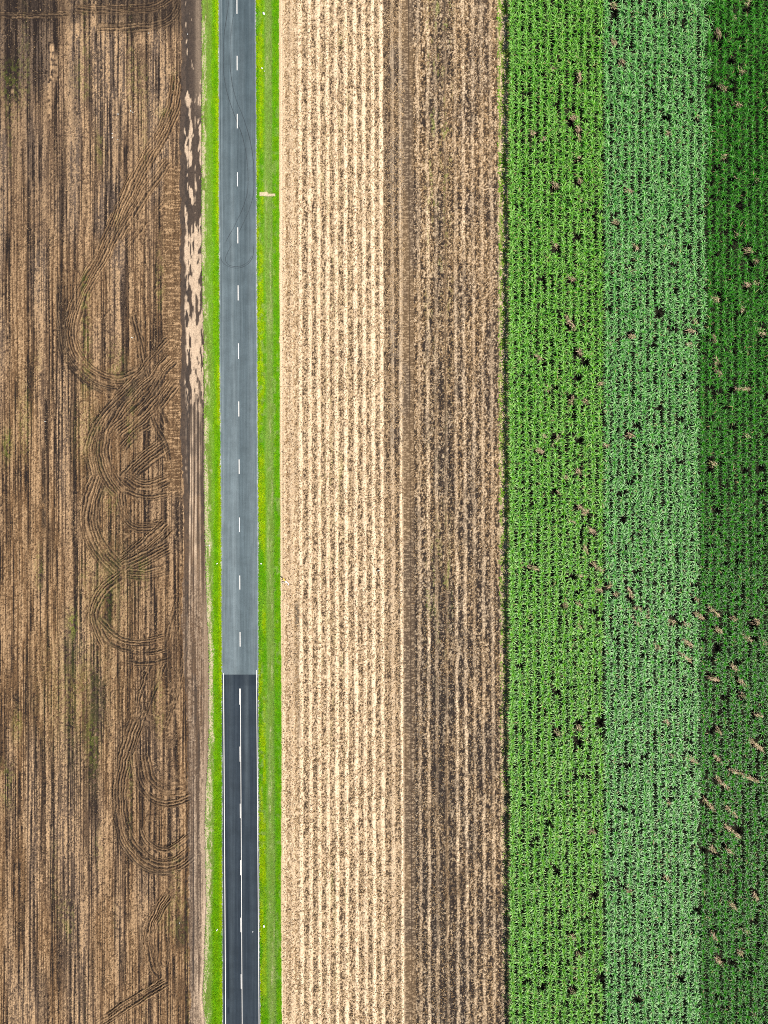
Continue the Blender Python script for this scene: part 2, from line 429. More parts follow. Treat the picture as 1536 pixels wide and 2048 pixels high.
# churned mounds
for (gx, gy, rx, ry) in [(300, 1430, 40, 14), (350, 1570, 30, 26), (345, 1400, 14, 40), (250, 1075, 16, 40), (235, 775, 22, 18), (275, 745, 18, 14), (335, 1470, 22, 26)]:
    ww = np.exp(-((X - gx) / rx) ** 2 - ((Y - gy) / ry) ** 2)
    cc = NG(X[::1, ::1] + 8 * K3, Y + 6 * K5, 5, 4, int(gx + gy))
    H += ww * 0.16 * (cc - 0.4); dark = dark * (1 - .4 * ww) + ww * 0.35 * (1 - cc); pale = pale * (1 - ww * .5) + ww * 0.35 * sm(.5, .8, cc)

tz = np.exp(-((X - 275) / 75) ** 4) * (.75 * np.exp(-((Y - 900) / 230) ** 4) + .5 * np.exp(-((Y - 1250) / 140) ** 4) + .4 * np.exp(-((Y - 1600) / 170) ** 4)) * (1 - cb)
pale = pale * (1 - .38 * tz); dark = np.clip(dark + .42 * tz * (K2 + .5 * sm(.5, .8, K3)), 0, 1); H = H + .08 * tz * (K2 - .5); grey = grey * (1 - .8 * tz)
# --- dirt track
rag = 5 * (N(xs, ys, 500, 7, 20) - 0.5) + 5 * (N(xs, ys, 500, 26, 21) - 0.5)
tl = TRK_L(Y) + rag; trr = TRK_R(Y) + 1.6 * (N(xs, ys, 500, 9, 22) - 0.5) + 4 * (N(xs, ys, 500, 60, 25) - 0.5) * sm(1000, 1200, Y)
in_track = (X > tl) & (X <= trr)
u = (X - tl) / (trr - tl)
P1 = N(xs, ys, 2.2, 220, 23); P2 = N(xs, ys, 5, 20, 24); P3 = .6 * NG(X + 9 * K4, Y - 3 * X, 6, 22, 26) + .4 * NG(X + 3 * K2, Y + 2 * X, 3, 9, 28); P4 = N(xs, ys, 1.6, 300, 27)
sand = np.interp(Y, [-150, 60, 170, 200, 290, 380, 420, 450, 470, 760, 790, 850, 900, 960, 1000, 1160, 1300, 1500, 1620, 1780, 1850, 2048], [.05, .08, .25, .5, .62, .4, .15, .5, .80, .80, .62, .45, .6, .6, .7, .5, .2, .2, .3, .4, .45, .4])
fine = sm(.70 - sand * .33, .78 - sand * .33, 0.50 * P3 + 0.22 * P1 + 0.28 * P2)
lines = sm(0.5, 0.7, 0.6 * P1 + 0.4 * P4)
streaky = sm(740, 860, Y)
ps = sm(0.17, 0.30, u + .12 * (P2 - .5))
tp = ps * (.72 + .4 * P2) * np.clip(fine * (1 - streaky) + streaky * sand * 1.25 * lines * (0.5 + 0.8 * P2), 0, 1)
tp = np.maximum(tp, 0.35 * sm(0.55, 0.9, u) * (1 - sm(150, 260, Y)) * (0.5 + 0.6 * P1))
tp = np.maximum(tp, sm(0.70, 0.86, u) * np.interp(Y, [1150, 1250, 1500, 1620, 1760, 1800, 2048], [0, .3, .35, .6, .6, .95, .95]) * (0.75 + 0.3 * P2) * np.where(Y > 1740, box(u, .78, 1.1, .06), 1))
tdk = np.clip((1 - sm(0.28, 0.42, u)) * np.interp(Y, [-150, 80, 700, 1000, 1200, 1500, 2048], [.5, .6, .7, .65, .5, .35, .3]) * (0.35 + .5 * K2 + 0.5 * P2)
              + ps * (1 - fine) * np.interp(Y, [-150, 1000, 1300, 2048], [.6, .6, .25, .3]), 0, 1)
lo = sm(1080, 1220, Y) * (1 - sm(.78, .92, u)) * .75
tp = tp * (1 - lo * .5) + lo * pale * .9; tdk = tdk * (1 - lo * .5) + lo * dark * .8
tp = tp * (.78 + .34 * K1); tdk = np.clip(tdk + .22 * (1 - fine) * sm(.5, .8, K2), 0, 1)
TH = -0.06 + lo * H * .6 + 0.015 * P1 + 0.012 * K1 - 0.03 * box(u, .3, .45, .05) - 0.03 * box(u, .75, .9, .05)
H = np.where(in_track, TH, H)
PA = np.where(in_track, tp, pale); DK = np.where(in_track, tdk * (1 - tp), dark)
GY = np.where(in_track, np.interp(Y, [-150, 900, 1100, 1400, 1700, 2048], [.7, .55, .15, 0, .5, .4]), grey); GN = np.where(in_track, 0, green)

# --- left verge soil
vg = X > trr
ul = X - trr; ur = ROAD_L(Y) - X
V1 = N(xs, ys, 4, 24, 30); V2 = N(xs, ys, 2, 5, 31); V3 = N(xs, ys, 9, 70, 32)
VH = 0.22 * sm(0, 2.0, ul) - 0.26 * (1 - sm(0.5, 9, ur)) + 0.05 * (V2 - .5)
straw_v = np.interp(Y, [-150, 0, 600, 1000, 1150, 1400, 1700, 1900, 2048], [.55, .55, .5, .55, .75, .8, .8, .6, .5])
vp = sm(.92 - straw_v * .55, 1.0 - straw_v * .4, 0.45 * V1 + 0.3 * V2 + 0.25 * V3 + 0.28 * (1 - sm(4, 16, ul))) + (1 - sm(0, 3, ul)) * .5
gravel = 1 - sm(1.0, 3.6, ur + 1.6 * (V2 - .5) + 1.6 * (N(xs, ys, 300, 22, 33) - .5))
H = np.where(vg, VH, H)
PA = np.where(vg, np.clip(vp * .8, 0, .8) * (1 - gravel), PA); DK = np.where(vg, .35 * sm(.5, .8, V2) + .5 * (1 - sm(0, 1.2, ul)) * (Y < 1060), DK)  # dark rim along the verge's left edge paints the ledge shadow
GY = np.where(vg, gravel, GY); GN = np.where(vg, (1 - gravel) * sm(.35, .9, ul / 34 + .35 * V3), GN)
A = np.stack([PA, DK, GN, GY], -1).clip(0, 1).astype(f32)
cls = np.zeros(X.shape, int); cls[in_track] = 1; cls[vg] = 2
cc = cls[:-1, :-1]
for k, (nm, mt) in enumerate([("ploughed_field", M_soil), ("dirt_track", M_track), ("grass_verge_soil", M_verge)]):
    tag(link(nm, grid_mesh(nm, xs, ys, H, A, cc == k), mt), kind='structure')
LEFT = (xs, ys, H)

# ------------------------------------------------------------------ MIDDLE: right verge + stubble field + margin
xs = np.arange(507, 1030, 1.2); ys = np.arange(-150, 2200, 1.2)
X, Y = np.meshgrid(xs, ys)
ty = (ys / 2048)
TOP = [565, 582, 599, 618, 636, 654, 671, 690, 709, 726, 744, 761, 783, 800, 817, 835, 854, 870, 889, 909, 925, 945, 962, 980, 997]
BOT = [568, 586, 604, 622, 640, 657, 675, 694, 714, 732, 749, 767, 787, 806, 825, 842, 859, 876, 896, 917, 935, 951, 970, 989, 1007]
# per row: ridge brightness, ridge half width at top / bottom
BR_T = [.55, .50, .80, .80, .80, .85, .80, .90, .90, .85, .95, .95, .32, .45, .25, .40, .55, .35, .20, .42, .60, .45, .45, .40, .55]
BR_B = [.60, .55, .85, .75, .85, .75, .90, .90, .85, .75, .90, .80, .60, .90, .20, .35, .62, .45, .30, .60, .62, .40, .45, .40, .50]
J1 = N(xs, ys, 1.7, 1.9, 41); J2 = N(xs, ys, 3.2, 4.2, 42); J3 = N(xs, ys, 600, 40, 43); J4 = N(xs, ys, 22, 90, 44); J5 = N(xs, ys, 2.6, 13, 45)
SX1 = N(xs, ys, 1.5, 500, 46)
rdg = np.zeros(X.shape); rb = np.zeros(X.shape)
for i, (a, b) in enumerate(zip(TOP, BOT)):
    c = (a + (b - a) * ty)[:, None] + 1.6 * (N(xs[:1], ys, 10, 55, 600 + i) - .5) + 1.2 * (N(xs[:1], ys, 10, 14, 640 + i) - .5)
    br = (BR_T[i] + (BR_B[i] - BR_T[i]) * np.clip(ty, 0, 1))[:, None]
    if i == 13: br = np.interp(ys, [0, 700, 1050], [.4, .5, .92])[:, None]
    if i >= 14: c = c + 3.0 * (N(xs[:1], ys, 10, 24, 760 + i) - .5) + 2.0 * (N(xs[:1], ys, 10, 7, 790 + i) - .5)
    if i >= 15: br = br * (0.55 + 0.8 * N(xs[:1], ys, 10, 70, 680 + i))
    hw = (3.5 if i < 14 else 2.8) * (0.7 + 0.6 * N(xs[:1], ys, 10, 18, 720 + i))
    g = 1 - sm(hw * .55, hw * 1.55, np.abs(X - c) + (1.3 if i < 14 else 2.2) * (J2 - .5))
    if i >= 14: g = g * (.45 + .55 * sm(.30, .52, .5 * N(xs[:1], ys, 10, 16, 820 + i) + .5 * J2)) * (.4 + .6 * sm(.3, .5, J1))
    elif i >= 0: g = g * (.55 + .45 * sm(.25, .45, .5 * N(xs[:1], ys, 10, 12, 820 + i) + .5 * J2))
    better = g > rdg
    rdg = np.where(better, g, rdg); rb = np.where(better, br, rb)
zone = np.zeros(X.shape)                                          # 1 = pale straw zone, 0 = dark trash zone
zb = np.interp(Y, [-150, 0, 600, 1000, 1200, 2048, 2200], [768, 768, 770, 778, 800, 806, 807])
zone = 1 - sm(-7, 7, X - zb + 10 * (J3 - .5) + 5 * (J2 - .5))
mid = box(X, 766, 806, 3) * np.interp(Y, [0, 900, 1200, 2048], [1, .8, .35, .3])
edge_l = 1 - sm(592, 604, X)
# speckled trash between the ridges
spk = 0.45 * J1 + 0.30 * J2 + 0.25 * J5
pz = 0.06 + 0.95 * (spk - .42) * 2
dkz = sm(.44, .62, 1 - spk)
pale = zone * np.clip(pz + .12 * edge_l, 0, .75)
dark = zone * dkz * (1 - .75 * edge_l) * 0.85
# dark zone
dz = 1 - zone
far = sm(960, 975, X)                                             # right-hand strip: flatter, mid-brown
wet = np.interp(Y, [0, 500, 1000, 1500, 2048], [.34, .42, .66, .95, .9]) * (0.7 + 0.6 * J4)
wet = wet * np.interp(X, [800, 835, 860, 885, 925, 955, 975, 1010], [.5, .8, 1.0, 1.05, .9, .8, .72, .6])
pale += dz * np.clip((spk - .55) * 3.6, 0, .6) * (1 - .45 * wet)
dark += dz * np.clip(.05 + wet * 1.0 + .6 * sm(.45, .62, 1 - spk) - .22 * sm(.5, .7, J2), 0, 1)
pale = pale * (1 - rdg) + rdg * rb * (0.88 + 0.30 * J1)
dark = dark * (1 - rdg * (0.55 + 0.45 * np.minimum(rb * 1.4, 1)))
pale = pale * (1 - .65 * mid * (1 - rdg)); dark = np.clip(dark * (1 - .2 * mid) + .22 * mid, 0, 1)
H2 = 0.11 * rdg * (0.5 + rb * .5) + (0.14 * (J1 - .5) + 0.14 * (J2 - .5)) * (1 - .7 * rdg) * (1 - .45 * edge_l)
grey2 = dz * .6 * sm(.4, .7, J4) + .3 * mid
# wheel lanes (smooth)
lc = 814 + 5.5 * Y / 2048 * 1.3
lane = box(X, lc - 12, lc + 11, 1.5)
comb2 = sm(.45, .75, .6 * N(xs, ys, 5, 1.8, 47) + .4 * J1)
pale = pale * (1 - lane) + lane * (.02 + .26 * comb2 * (.6 + .5 * SX1) + .25 * box(X, lc - 13, lc - 10.5, .8))
dark = dark * (1 - lane) + lane * (.36 + .4 * (1 - comb2)) * (.7 + .3 * wet)
H2 = H2 * (1 - lane) + lane * (-.04 + .03 * comb2)
for off, s in ((2.5, .9), (-12.5, .6), (9.5, .25)):
    ln = box(X, lc + off - .8, lc + off + .8, .7) * s
    dark = np.maximum(dark, ln); pale = pale * (1 - ln); H2 = H2 - .07 * ln
# further dark wheel lines in the dark zone
for (xt, xb, s, y0, y1) in [(889, 894, .75, -150, 2200), (871, 876, .55, 700, 2200), (905, 909, .5, 500, 2200), (783, 786, .5, -150, 900), (779, 783, .6, -150, 500)]:
    c = xt + (xb - xt) * Y / 2048
    ln = box(X, c - 1.5, c + 1.5, 1.2) * s * box(Y, y0, y1, 40) * sm(.2, .5, J5 * .5 + J3 * .6)
    dark = np.maximum(dark, ln); pale = pale * (1 - ln)
for (cx, y0, y1, hw, s) in [(594, 1205, 1260, 5, .95), (592, 1260, 1420, 7, .5), (598, 1400, 1500, 5, .5), (888, 1130, 1260, 12, .5), (878, 1480, 1640, 22, .55), (905, 1740, 1800, 16, .7), (925, 1730, 1800, 8, .8),
                            (740, 1860, 1960, 8, .35), (590, 850, 1000, 5, .3), (580, 0, 120, 5, .2), (565, 1740, 1880, 2, .7), (893, 1640, 1800, 10, .4)]:
    ww = box(X, cx - hw, cx + hw, 2.5) * box(Y, y0, y1, 14) * s * sm(.2, .5, .5 * J2 + .5 * J5)
    dark = np.maximum(dark, ww * (1 - .4 * rdg)); pale = pale * (1 - .75 * ww)
# smooth bare turning spot near the pipe
ww = np.exp(-((X - 573) / 13) ** 2 - ((Y - 1155) / 46) ** 2)
pale = pale * (1 - .8 * ww) + ww * (.28 + .2 * J2); dark = dark * (1 - ww * .9); H2 = H2 * (1 - .85 * ww)
green2 = .5 * sm(.55, .9, N(xs, ys, 4, 30, 48)) * np.interp(Y, [0, 300, 700, 1000, 1150, 1300, 1500], [1, 1, .2, .1, .9, .2, .05]) * box(X, 850, 905, 6) * sm(.4, .7, J2)
green2 += .22 * sm(.62, .9, N(xs, ys, 3, 40, 49)) * box(X, 636, 700, 8) * sm(.3, .6, J5)

# pale smooth margin next to the verge
mg = 1 - sm(5, 9, X - STUB_L(Y))
pale = pale * (1 - mg) + mg * (.45 + .35 * sm(.3, .7, SX1)); dark = dark * (1 - mg); H2 = H2 * (1 - .7 * mg)
# grassy margin next to the cane
sr = X > STUB_R(Y) - 2 + 3 * (N(xs, ys, 300, 12, 51) - .5)
gm2 = sm(-6, 0, X - STUB_R(Y)) * np.interp(Y, [0, 1100, 1300, 1500, 2048], [1, .85, .5, .25, .2])
pale = pale * (1 - gm2) + gm2 * (.3 + .45 * J2) * (X < CANE_L(Y) - 1); green2 = green2 * (1 - gm2) + gm2 * sm(.38, .62, N(xs, ys, 2.6, 9, 52)) * .9
# right verge
vr = X < STUB_L(Y) + 1.6 * (J5 - .5)
u0 = X - ROAD_R(Y)
dirt = (box(X, 519, 536, 1.2) * box(Y, 384.5, 392.5, 1.2) + box(X, 534, 551, 1.2) * box(Y, 387.5, 392.5 + (X - 540) * .1, 1.0)) .clip(0, 1)
grav = 1 - sm(.8, 2.6, u0 + 1.6 * (J2 - .5) + 1.2 * (N(xs, ys, 300, 22, 53) - .5))
W1 = N(xs, ys, 5, 60, 54)
swale = box(u0, 18, 32, 4)
VH2 = 0.12 - .2 * (1 - sm(.5, 8, u0)) + .05 * (J1 - .5) - .1 * swale - .1 * dirt
vpal = .75 * swale * sm(.52, .8, .5 * W1 + .5 * J5) + dirt * (.85 + .15 * J1)
H2 = np.where(vr, VH2, H2)
pale = np.where(vr, vpal.clip(0, 1), pale); dark = np.where(vr, .25 * sm(.55, .8, 1 - J2) * (1 - dirt), dark)
grey2 = np.where(vr, grav, grey2); green2 = np.where(vr, (1 - grav) * (1 - dirt) * (.8 - .5 * swale), green2)
A = np.stack([pale, dark, green2, grey2], -1).clip(0, 1).astype(f32)
cls = np.where(vr, 0, 1)[:-1, :-1]
tag(link("grass_verge_soil", grid_mesh("grass_verge_soil", xs, ys, H2, A, cls == 0), M_verge), kind='structure')
tag(link("stubble_field", grid_mesh("stubble_field", xs, ys, H2, A, cls == 1), M_stub), kind='structure')
MIDG = (xs, ys, H2)


def sample(G, px, py):
    gx, gy, gh = G
    i = np.clip(np.searchsorted(gx, px), 0, len(gx) - 1); j = np.clip(np.searchsorted(gy, py), 0, len(gy) - 1)
    return gh[j, i]


# floor under the cane
xs = np.arange(1026, 1860, 4.0); ys = np.arange(-152, 2202, 4.0)
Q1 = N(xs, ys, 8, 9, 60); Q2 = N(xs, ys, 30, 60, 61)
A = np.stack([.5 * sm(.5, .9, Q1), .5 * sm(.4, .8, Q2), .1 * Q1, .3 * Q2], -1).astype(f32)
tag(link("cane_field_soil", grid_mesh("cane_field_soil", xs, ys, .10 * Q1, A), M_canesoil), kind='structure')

# ------------------------------------------------------------------ road
def road_piece(y0, y1, new):
    ysr = np.append(np.arange(y0, y1, 3.0), y1)
    n = 62
    uu = np.linspace(0, 1, n)[None, :]
    jl = .9 * (N(np.zeros(1), ysr, 10, 6, 70) - .5) + 1.2 * (N(np.zeros(1), ysr, 10, 40, 71) - .5)
    jr = .9 * (N(np.zeros(1), ysr, 10, 6, 72) - .5) + 1.2 * (N(np.zeros(1), ysr, 10, 40, 73) - .5)
    Lx = ROAD_L(ysr)[:, None] + jl; Rx = ROAD_R(ysr)[:, None] + jr
    XX = Lx + (Rx - Lx) * uu
    YY = np.repeat(ysr[:, None], n, 1)
    xn = XX - CENT(YY)                                            # pixels from the centre line
    long_ = NG(XX, YY, 3, 160, 74)
    if not new:
        r = .10 + .16 * long_
        r += .42 * box(xn, -32.5, -29.8, .9) * (.5 + .6 * NG(XX, YY, 4, 90, 75)) * np.interp(YY, [0, 500, 900, 1100], [1, .8, .5, .3])
        r += .16 * box(xn, -14, -8, 2.5) * (.5 + NG(XX, YY, 4, 120, 76)) + .10 * box(xn, -26, -15, 4) * sm(700, 1100, YY)
        r += .45 * (1 - sm(.4, 2.2, np.minimum(XX - Lx, Rx - XX)))
        r += .12 * (xn < 0) * sm(500, 1000, YY) + .10 * box(xn, 20, 36, 5) * sm(200, 600, YY)
        r += .10 * np.interp(YY, [0, 200, 500, 1200], [0, .1, .8, 1])
        g = .10 * box(xn, 2, 24, 5) * (1 - sm(600, 1200, YY)) + .06 * NG(XX, YY, 20, 60, 77)
    else:
        r = .04 + .07 * long_ + .35 * (1 - sm(.2, 1.6, np.minimum(XX - Lx, Rx - XX)))
        r += .10 * box(xn, 8, 16, 3) * (1 - sm(1500, 1700, YY)) + .05 * box(xn, -24, -14, 3)
        g = .30 * (1 - sm(1368, 1374, YY)) * (.5 + .5 * (xn > -8)) + .10 * sm(1500, 1900, YY)
        g = g + .85 * box(XX, np.interp(YY, [1740, 2048], [452.5, 455]), np.interp(YY, [1740, 1800, 1840, 1900, 1950, 2048], [455.5, 456, 457, 457.5, 458.8, 459]), .9) * np.interp(YY, [1640, 1740, 1800, 1850, 1940, 1996, 2000, 2012, 2014, 2024, 2030], [0, .3, .6, 1, 1, .8, .2, .2, .9, .9, 0])
    A = np.stack([r, g, r * 0, r * 0], -1).clip(0, 1).astype(f32)
    Z = np.full(XX.shape, .055 if not new else .062)
    return grid_mesh("asphalt", np.arange(n), ysr, Z, A, XX=XX)


road = link("road", bpy.data.meshes.new("road"))
bpy.data.objects.remove(road)
road = bpy.data.objects.new("road", None); C.objects.link(road); tag(road, kind='structure')
link("worn_asphalt", road_piece(-150, 1349, False), M_old, road)
link("fresh_asphalt", road_piece(1349, 2200, True), M_new, road)


def strip(name, pts, width, z, mat, parent, fade=None):
    """flat band along pts (photo px); width in metres"""
    P = np.array(pts, float); W = np.stack([WX(P[:, 0]), WY(P[:, 1])], -1)
    T = np.gradient(W, axis=0); T /= np.linalg.norm(T, axis=1)[:, None]
    Nn = np.stack([-T[:, 1], T[:, 0]], -1) * width / 2
    n = len(P)
    co = np.zeros((2 * n, 3)); co[:n, :2] = W + Nn; co[n:, :2] = W - Nn; co[:, 2] = z
    i = np.arange(n - 1)
    F = np.stack([i, i + n, i + n + 1, i + 1], -1)
    a = None
    if fade is not None:
        f = np.concatenate([fade, fade]); a = {'cover': np.stack([f, f, f, f], -1)}
    return link(name, np_mesh(name, co, F, a), mat, parent)


ZP = .070
for (y0, y1) in [(-120, -88), (-5, 28), (112, 141), (228, 257), (345, 373), (455, 487), (571, 601), (687, 718), (803, 833), (919, 948), (1035, 1064), (1151, 1179), (1264, 1293)]:
    strip("lane_dash", [(CENT(y0), y0), (CENT(y1), y1)], .19, ZP, M_line, road)
for (y0, y1) in [(1377, 1409), (1493, 1523), (1607, 1636), (1720, 1750), (1835, 1864), (1948, 1977), (2064, 2094)]:
    strip("lane_dash", [(CENT(y0) - 1.55, y0), (CENT(y1) - 1.45, y1)], .14, ZP, M_line, road)
yy = np.arange(1377, 2200, 40.)
strip("centre_line", [(CENT(y) + .2, y) for y in yy], .13, ZP, M_line, road)
yy = np.arange(1346, 2200, 40.)
strip("edge_line", [(np.interp(y, [1346, 2048], [447.2, 451.5]), y) for y in yy], .16, ZP, M_line, road)
yy = np.arange(1340, 2200, 40.)
strip("edge_line", [(np.interp(y, [1340, 2048], [513.2, 518.2]), y) for y in yy], .13, ZP, M_line, road)
SK = [
    ([(458.7, -6), (454.6, 27), (449.3, 63), (447, 94), (447.6, 146), (451.7, 173), (457.5, 197), (465, 219), (473, 242), (484, 270), (492, 305), (496, 345), (495.5, 380), (490.6, 402), (482.7, 424), (474.8, 440), (467.3, 456), (459, 470), (450.5, 487)], .75),
    ([(472, -6), (469.8, 17), (464.6, 47), (461, 82), (460.5, 129), (465, 170), (473, 201), (481.6, 222), (490, 245), (500, 280), (507, 325), (507.7, 380), (504, 402), (496, 426), (486, 448), (479, 463), (472, 478)], .6),
    ([(464, 488), (456, 504), (451, 518), (455, 528), (463, 532), (474, 533.5), (486, 530.5), (497, 523), (504, 511)], .5),
    ([(440.5, 514), (445, 524), (453, 531), (463, 535), (475, 536.4), (487, 533.5), (498, 526), (506, 512), (507, 492)], .65),
]
for pts, s in SK:
    P = spline(pts, 12)
    q = np.linspace(0, 1, len(P))
    strip("skid_mark", P, .15, .066, M_skid, road, s * (.35 + .65 * NG(q * 200, q * 0, 14, 10, int(s * 1000))) * np.minimum(1, np.minimum(q, 1 - q) * 14 + .1))


# ------------------------------------------------------------------ scattered blades and straw
def blades(base, az, length, width, lift, droop, cov, seg=1, heart=False):
    """flat tapering blades: base (n,3), azimuth, length, width, start slope and end slope (rad above level)"""
    n = len(base)
    dirx, diry = np.cos(az), np.sin(az)
    px_, py_ = -diry, dirx
    pts = [base]; cur = base.copy()
    for k in range(seg + 1):
        s = lift + (droop - lift) * (k + .5) / (seg + 1)
        step = length / (seg + 1)
        cur = cur + np.stack([dirx * np.cos(s) * step, diry * np.cos(s) * step, np.sin(s) * step], -1)
        pts.append(cur)
    V = []
    wf = [0.8] + [1.0] * (seg) + [0.0]
    if seg == 0: wf = [1.0, 0.0]
    wv = np.stack([px_, py_, np.zeros(n)], -1) * width[:, None] / 2
    for k, p in enumerate(pts[:-1]):
        V += [p - wv * wf[k], p + wv * wf[k]]
    V.append(pts[-1])
    nv = len(V)
    co = np.stack(V, 1).reshape(-1, 3)
    b = (np.arange(n) * nv)[:, None]
    F = []
    for k in range(len(pts) - 2):
        q = 2 * k
        F += [np.concatenate([b + q, b + q + 1, b + q + 3], 1), np.concatenate([b + q, b + q + 3, b + q + 2], 1)]
    q = nv - 3
    F.append(np.concatenate([b + q, b + q + 1, b + q + 2], 1))
    F = np.concatenate(F)
    cv = np.repeat(cov, nv, 0)
    if heart:
        h = np.repeat(np.linspace(1, -.6, len(pts)), 2)[:nv].clip(0, 1)
        cv[:, 2] = np.tile(h, n)
    return co, F, cv


def cat(parts):
    off = 0; A_, B_, D_ = [], [], []
    for co, F, cv in parts:
        A_.append(co); B_.append(F + off); D_.append(cv); off += len(co)
    return np.concatenate(A_), np.concatenate(B_), np.concatenate(D_)


def cov4(r, g=None):
    g = np.zeros_like(r) if g is None else g
    return np.stack([r, g, r * 0, r * 0 + 1], -1).clip(0, 1)


def straw_obj(name, n, xr, dens, G, mat, label, catg, lmin, lmax, wid, yr=(-150, 2200), rmean=.5, dark=.15, align=0.0):
    px = rng.uniform(*xr, n); py = rng.uniform(*yr, n)
    k = rng.random(n) < dens(px, py)
    px, py = px[k], py[k]; n = len(px)
    z = sample(G, px, py) + rng.uniform(.0, .07, n)
    az = rng.uniform(0, 2 * np.pi, n) if not align else np.pi / 2 + rng.normal(0, align, n)
    ln = rng.uniform(lmin, lmax, n)
    co, F, cv = blades(np.stack([WX(px), WY(py), z], -1), az, ln, rng.uniform(*wid, n), rng.normal(.15, .25, n), rng.normal(-.1, .3, n),
                       cov4(np.clip(rng.normal(rmean, .28, n), 0, 1), (rng.random(n) < dark) * .9), seg=1)
    return tag(link(name, np_mesh(name, co, F, {'cover': cv}), mat), label, catg, kind='stuff')


straw_obj("straw", 90000, (566, 808), lambda x, y: .35 + .65 * (NG(x, y, 14, 40, 81) > .4), MIDG, M_straw,
          "pale dry straw littering the ridged stubble field", "straw", .25, .6, (.05, .10), rmean=.42, dark=.25)
straw_obj("straw", 75000, (826, 1004), lambda x, y: .15 + .85 * sm(.4, .7, NG(x, y, 6, 50, 82)) * np.interp(y, [0, 1500, 2048], [1, .7, .7]), MIDG, M_straw,
          "scattered tan straw over the dark half of the stubble field", "straw", .2, .5, (.05, .09), rmean=.25, dark=.4)
straw_obj("plant_trash", 90000, (-150, 360), lambda x, y: .2 + .8 * sm(.35, .65, NG(x, y, 7, 60, 83)) * (1 - .7 * (y < 60)), LEFT, M_bits,
          "bits of dry plant trash mixed into the ploughed brown soil", "plant trash", .15, .45, (.04, .08), rmean=.25, dark=.35)


def grass_obj(name, n, lx, rx, G, fn, label, seed):
    py = rng.uniform(-150, 2200, n); q = rng.random(n)
    a, b = lx(py), rx(py)
    px = a + (b - a) * q
    d, r, g, h = fn(px, py, px - a, b - px)
    k = rng.random(n) < d
    px, py, r, g, h = px[k], py[k], r[k], g[k], h[k]; n = len(px)
    z = sample(G, px, py) - .02
    parts = []
    for t in range(3):
        az = rng.uniform(0, 2 * np.pi, n)
        ox = rng.normal(0, .04, (2, n))
        parts.append(blades(np.stack([WX(px) + ox[0], WY(py) + ox[1], z], -1), az, h * rng.uniform(.7, 1.3, n), rng.uniform(.04, .075, n),
                            rng.uniform(.7, 1.4, n), rng.uniform(-.3, .5, n), cov4(r + rng.normal(0, .16, n), g + rng.normal(0, .07, n)), seg=1))
    co, F, cv = cat(parts)
    return tag(link(name, np_mesh(name, co, F, {'cover': cv}), M_grass), label, "grass", kind='stuff')


def fl(px, py, u, v):
    st = np.interp(py, [0, 600, 1000, 1150, 1400, 1700, 1900, 2048], [.5, .45, .5, .8, .85, .8, .5, .4])
    near = sm(0, 14, v); inner = 1 - sm(7, 15, v)                     # v = distance to the road
    wide = np.interp(py, [0, 900, 1150, 1700, 1850, 2048], [13, 13, 16, 15, 20, 22])
    lush = 1 - sm(wide - 3, wide + 3, v + 5 * (NG(px, py, 6, 30, 90) - .5))
    d = lush + (1 - lush) * (.03 + .40 * (1 - st * .8) + .4 * (sm(.5, .66, NG(px, py, 4, 22, 91))))
    r = .15 + .75 * (1 - sm(3, 9, v)) * sm(.3, .6, NG(px, py, 8, 60, 92)) + .25 * NG(px, py, 7, 25, 93)
    g = (1 - lush) * (.45 + .4 * NG(px, py, 4, 30, 94))
    d = d * (1 - .5 * (1 - lush) * sm(.5, .7, NG(px, py, 3, 12, 190)))
    h = .16 + .14 * lush
    return d * sm(.5, 2.5, v) * sm(.4, 2.0, u), r, g, h


def fr(px, py, u, v):
    dirt = ((px > 518) & (px < 537) & (py > 383) & (py < 394)) | ((px > 532) & (px < 552) & (py > 386) & (py < 394))
    sw = box(u, 17 + 6 * (NG(px, py, 300, 90, 95) - .5), 33, 3)
    d = (1 - .55 * sw * sm(.5, .7, NG(px, py, 4, 40, 96))) * (~dirt)
    r = (.95 * (1 - sm(10, 20, u)) * sm(.25, .6, NG(px, py, 7, 60, 97)) + .35 * NG(px, py, 9, 30, 98) * (1 - sw)) * (.35 + .9 * NG(px, py, 3, 6, 198))
    d = d * (.55 + .45 * sm(.3, .6, NG(px, py, 2.5, 4, 199)))
    g = sw * (.55 + .5 * NG(px, py, 6, 40, 99)) + .2 * sm(.6, .9, NG(px, py, 8, 50, 100))
    g = np.maximum(g, .8 * sm(.62, .8, NG(px, py, 5, 9, 200)) * sm(.3, .7, NG(px, py, 20, 200, 201)))
    return d * sm(.3, 2.2, u) * sm(-.5, 1.0, v), r, g, .15 + .10 * (1 - sw)


grass_obj("grass", 95000, TRK_R, ROAD_L, LEFT, fl, "lime green grass verge between the dirt track and the road", 1)
grass_obj("grass", 125000, ROAD_R, STUB_L, MIDG, fr, "yellow green grass verge between the road and the stubble field", 2)

# weeds along the cane edge
n = 9000
py = rng.uniform(-150, 2200, n); px = STUB_R(py) + rng.uniform(-5, 12, n)
k = rng.random(n) < sm(.42, .62, NG(px, py, 4, 11, 110)) * .55 * np.interp(py, [0, 1100, 1300, 1560, 2048], [1, .9, .6, .5, .12])
px, py = px[k], py[k]; n = len(px)
parts = [blades(np.stack([WX(px), WY(py), sample(MIDG, px, py)], -1), rng.uniform(0, 6.28, n), rng.uniform(.2, .5, n), rng.uniform(.05, .09, n), rng.uniform(.4, 1.3, n), rng.uniform(-.4, .3, n),
                cov4(rng.uniform(0, .45, n), rng.uniform(0, .5, n)), seg=1) for _ in range(3)]
co, F, cv = cat(parts)
tag(link("weeds", np_mesh("weeds", co, F, {'cover': cv}), M_grass), "green weeds straggling along the foot of the cane edge", "weeds", kind='stuff')

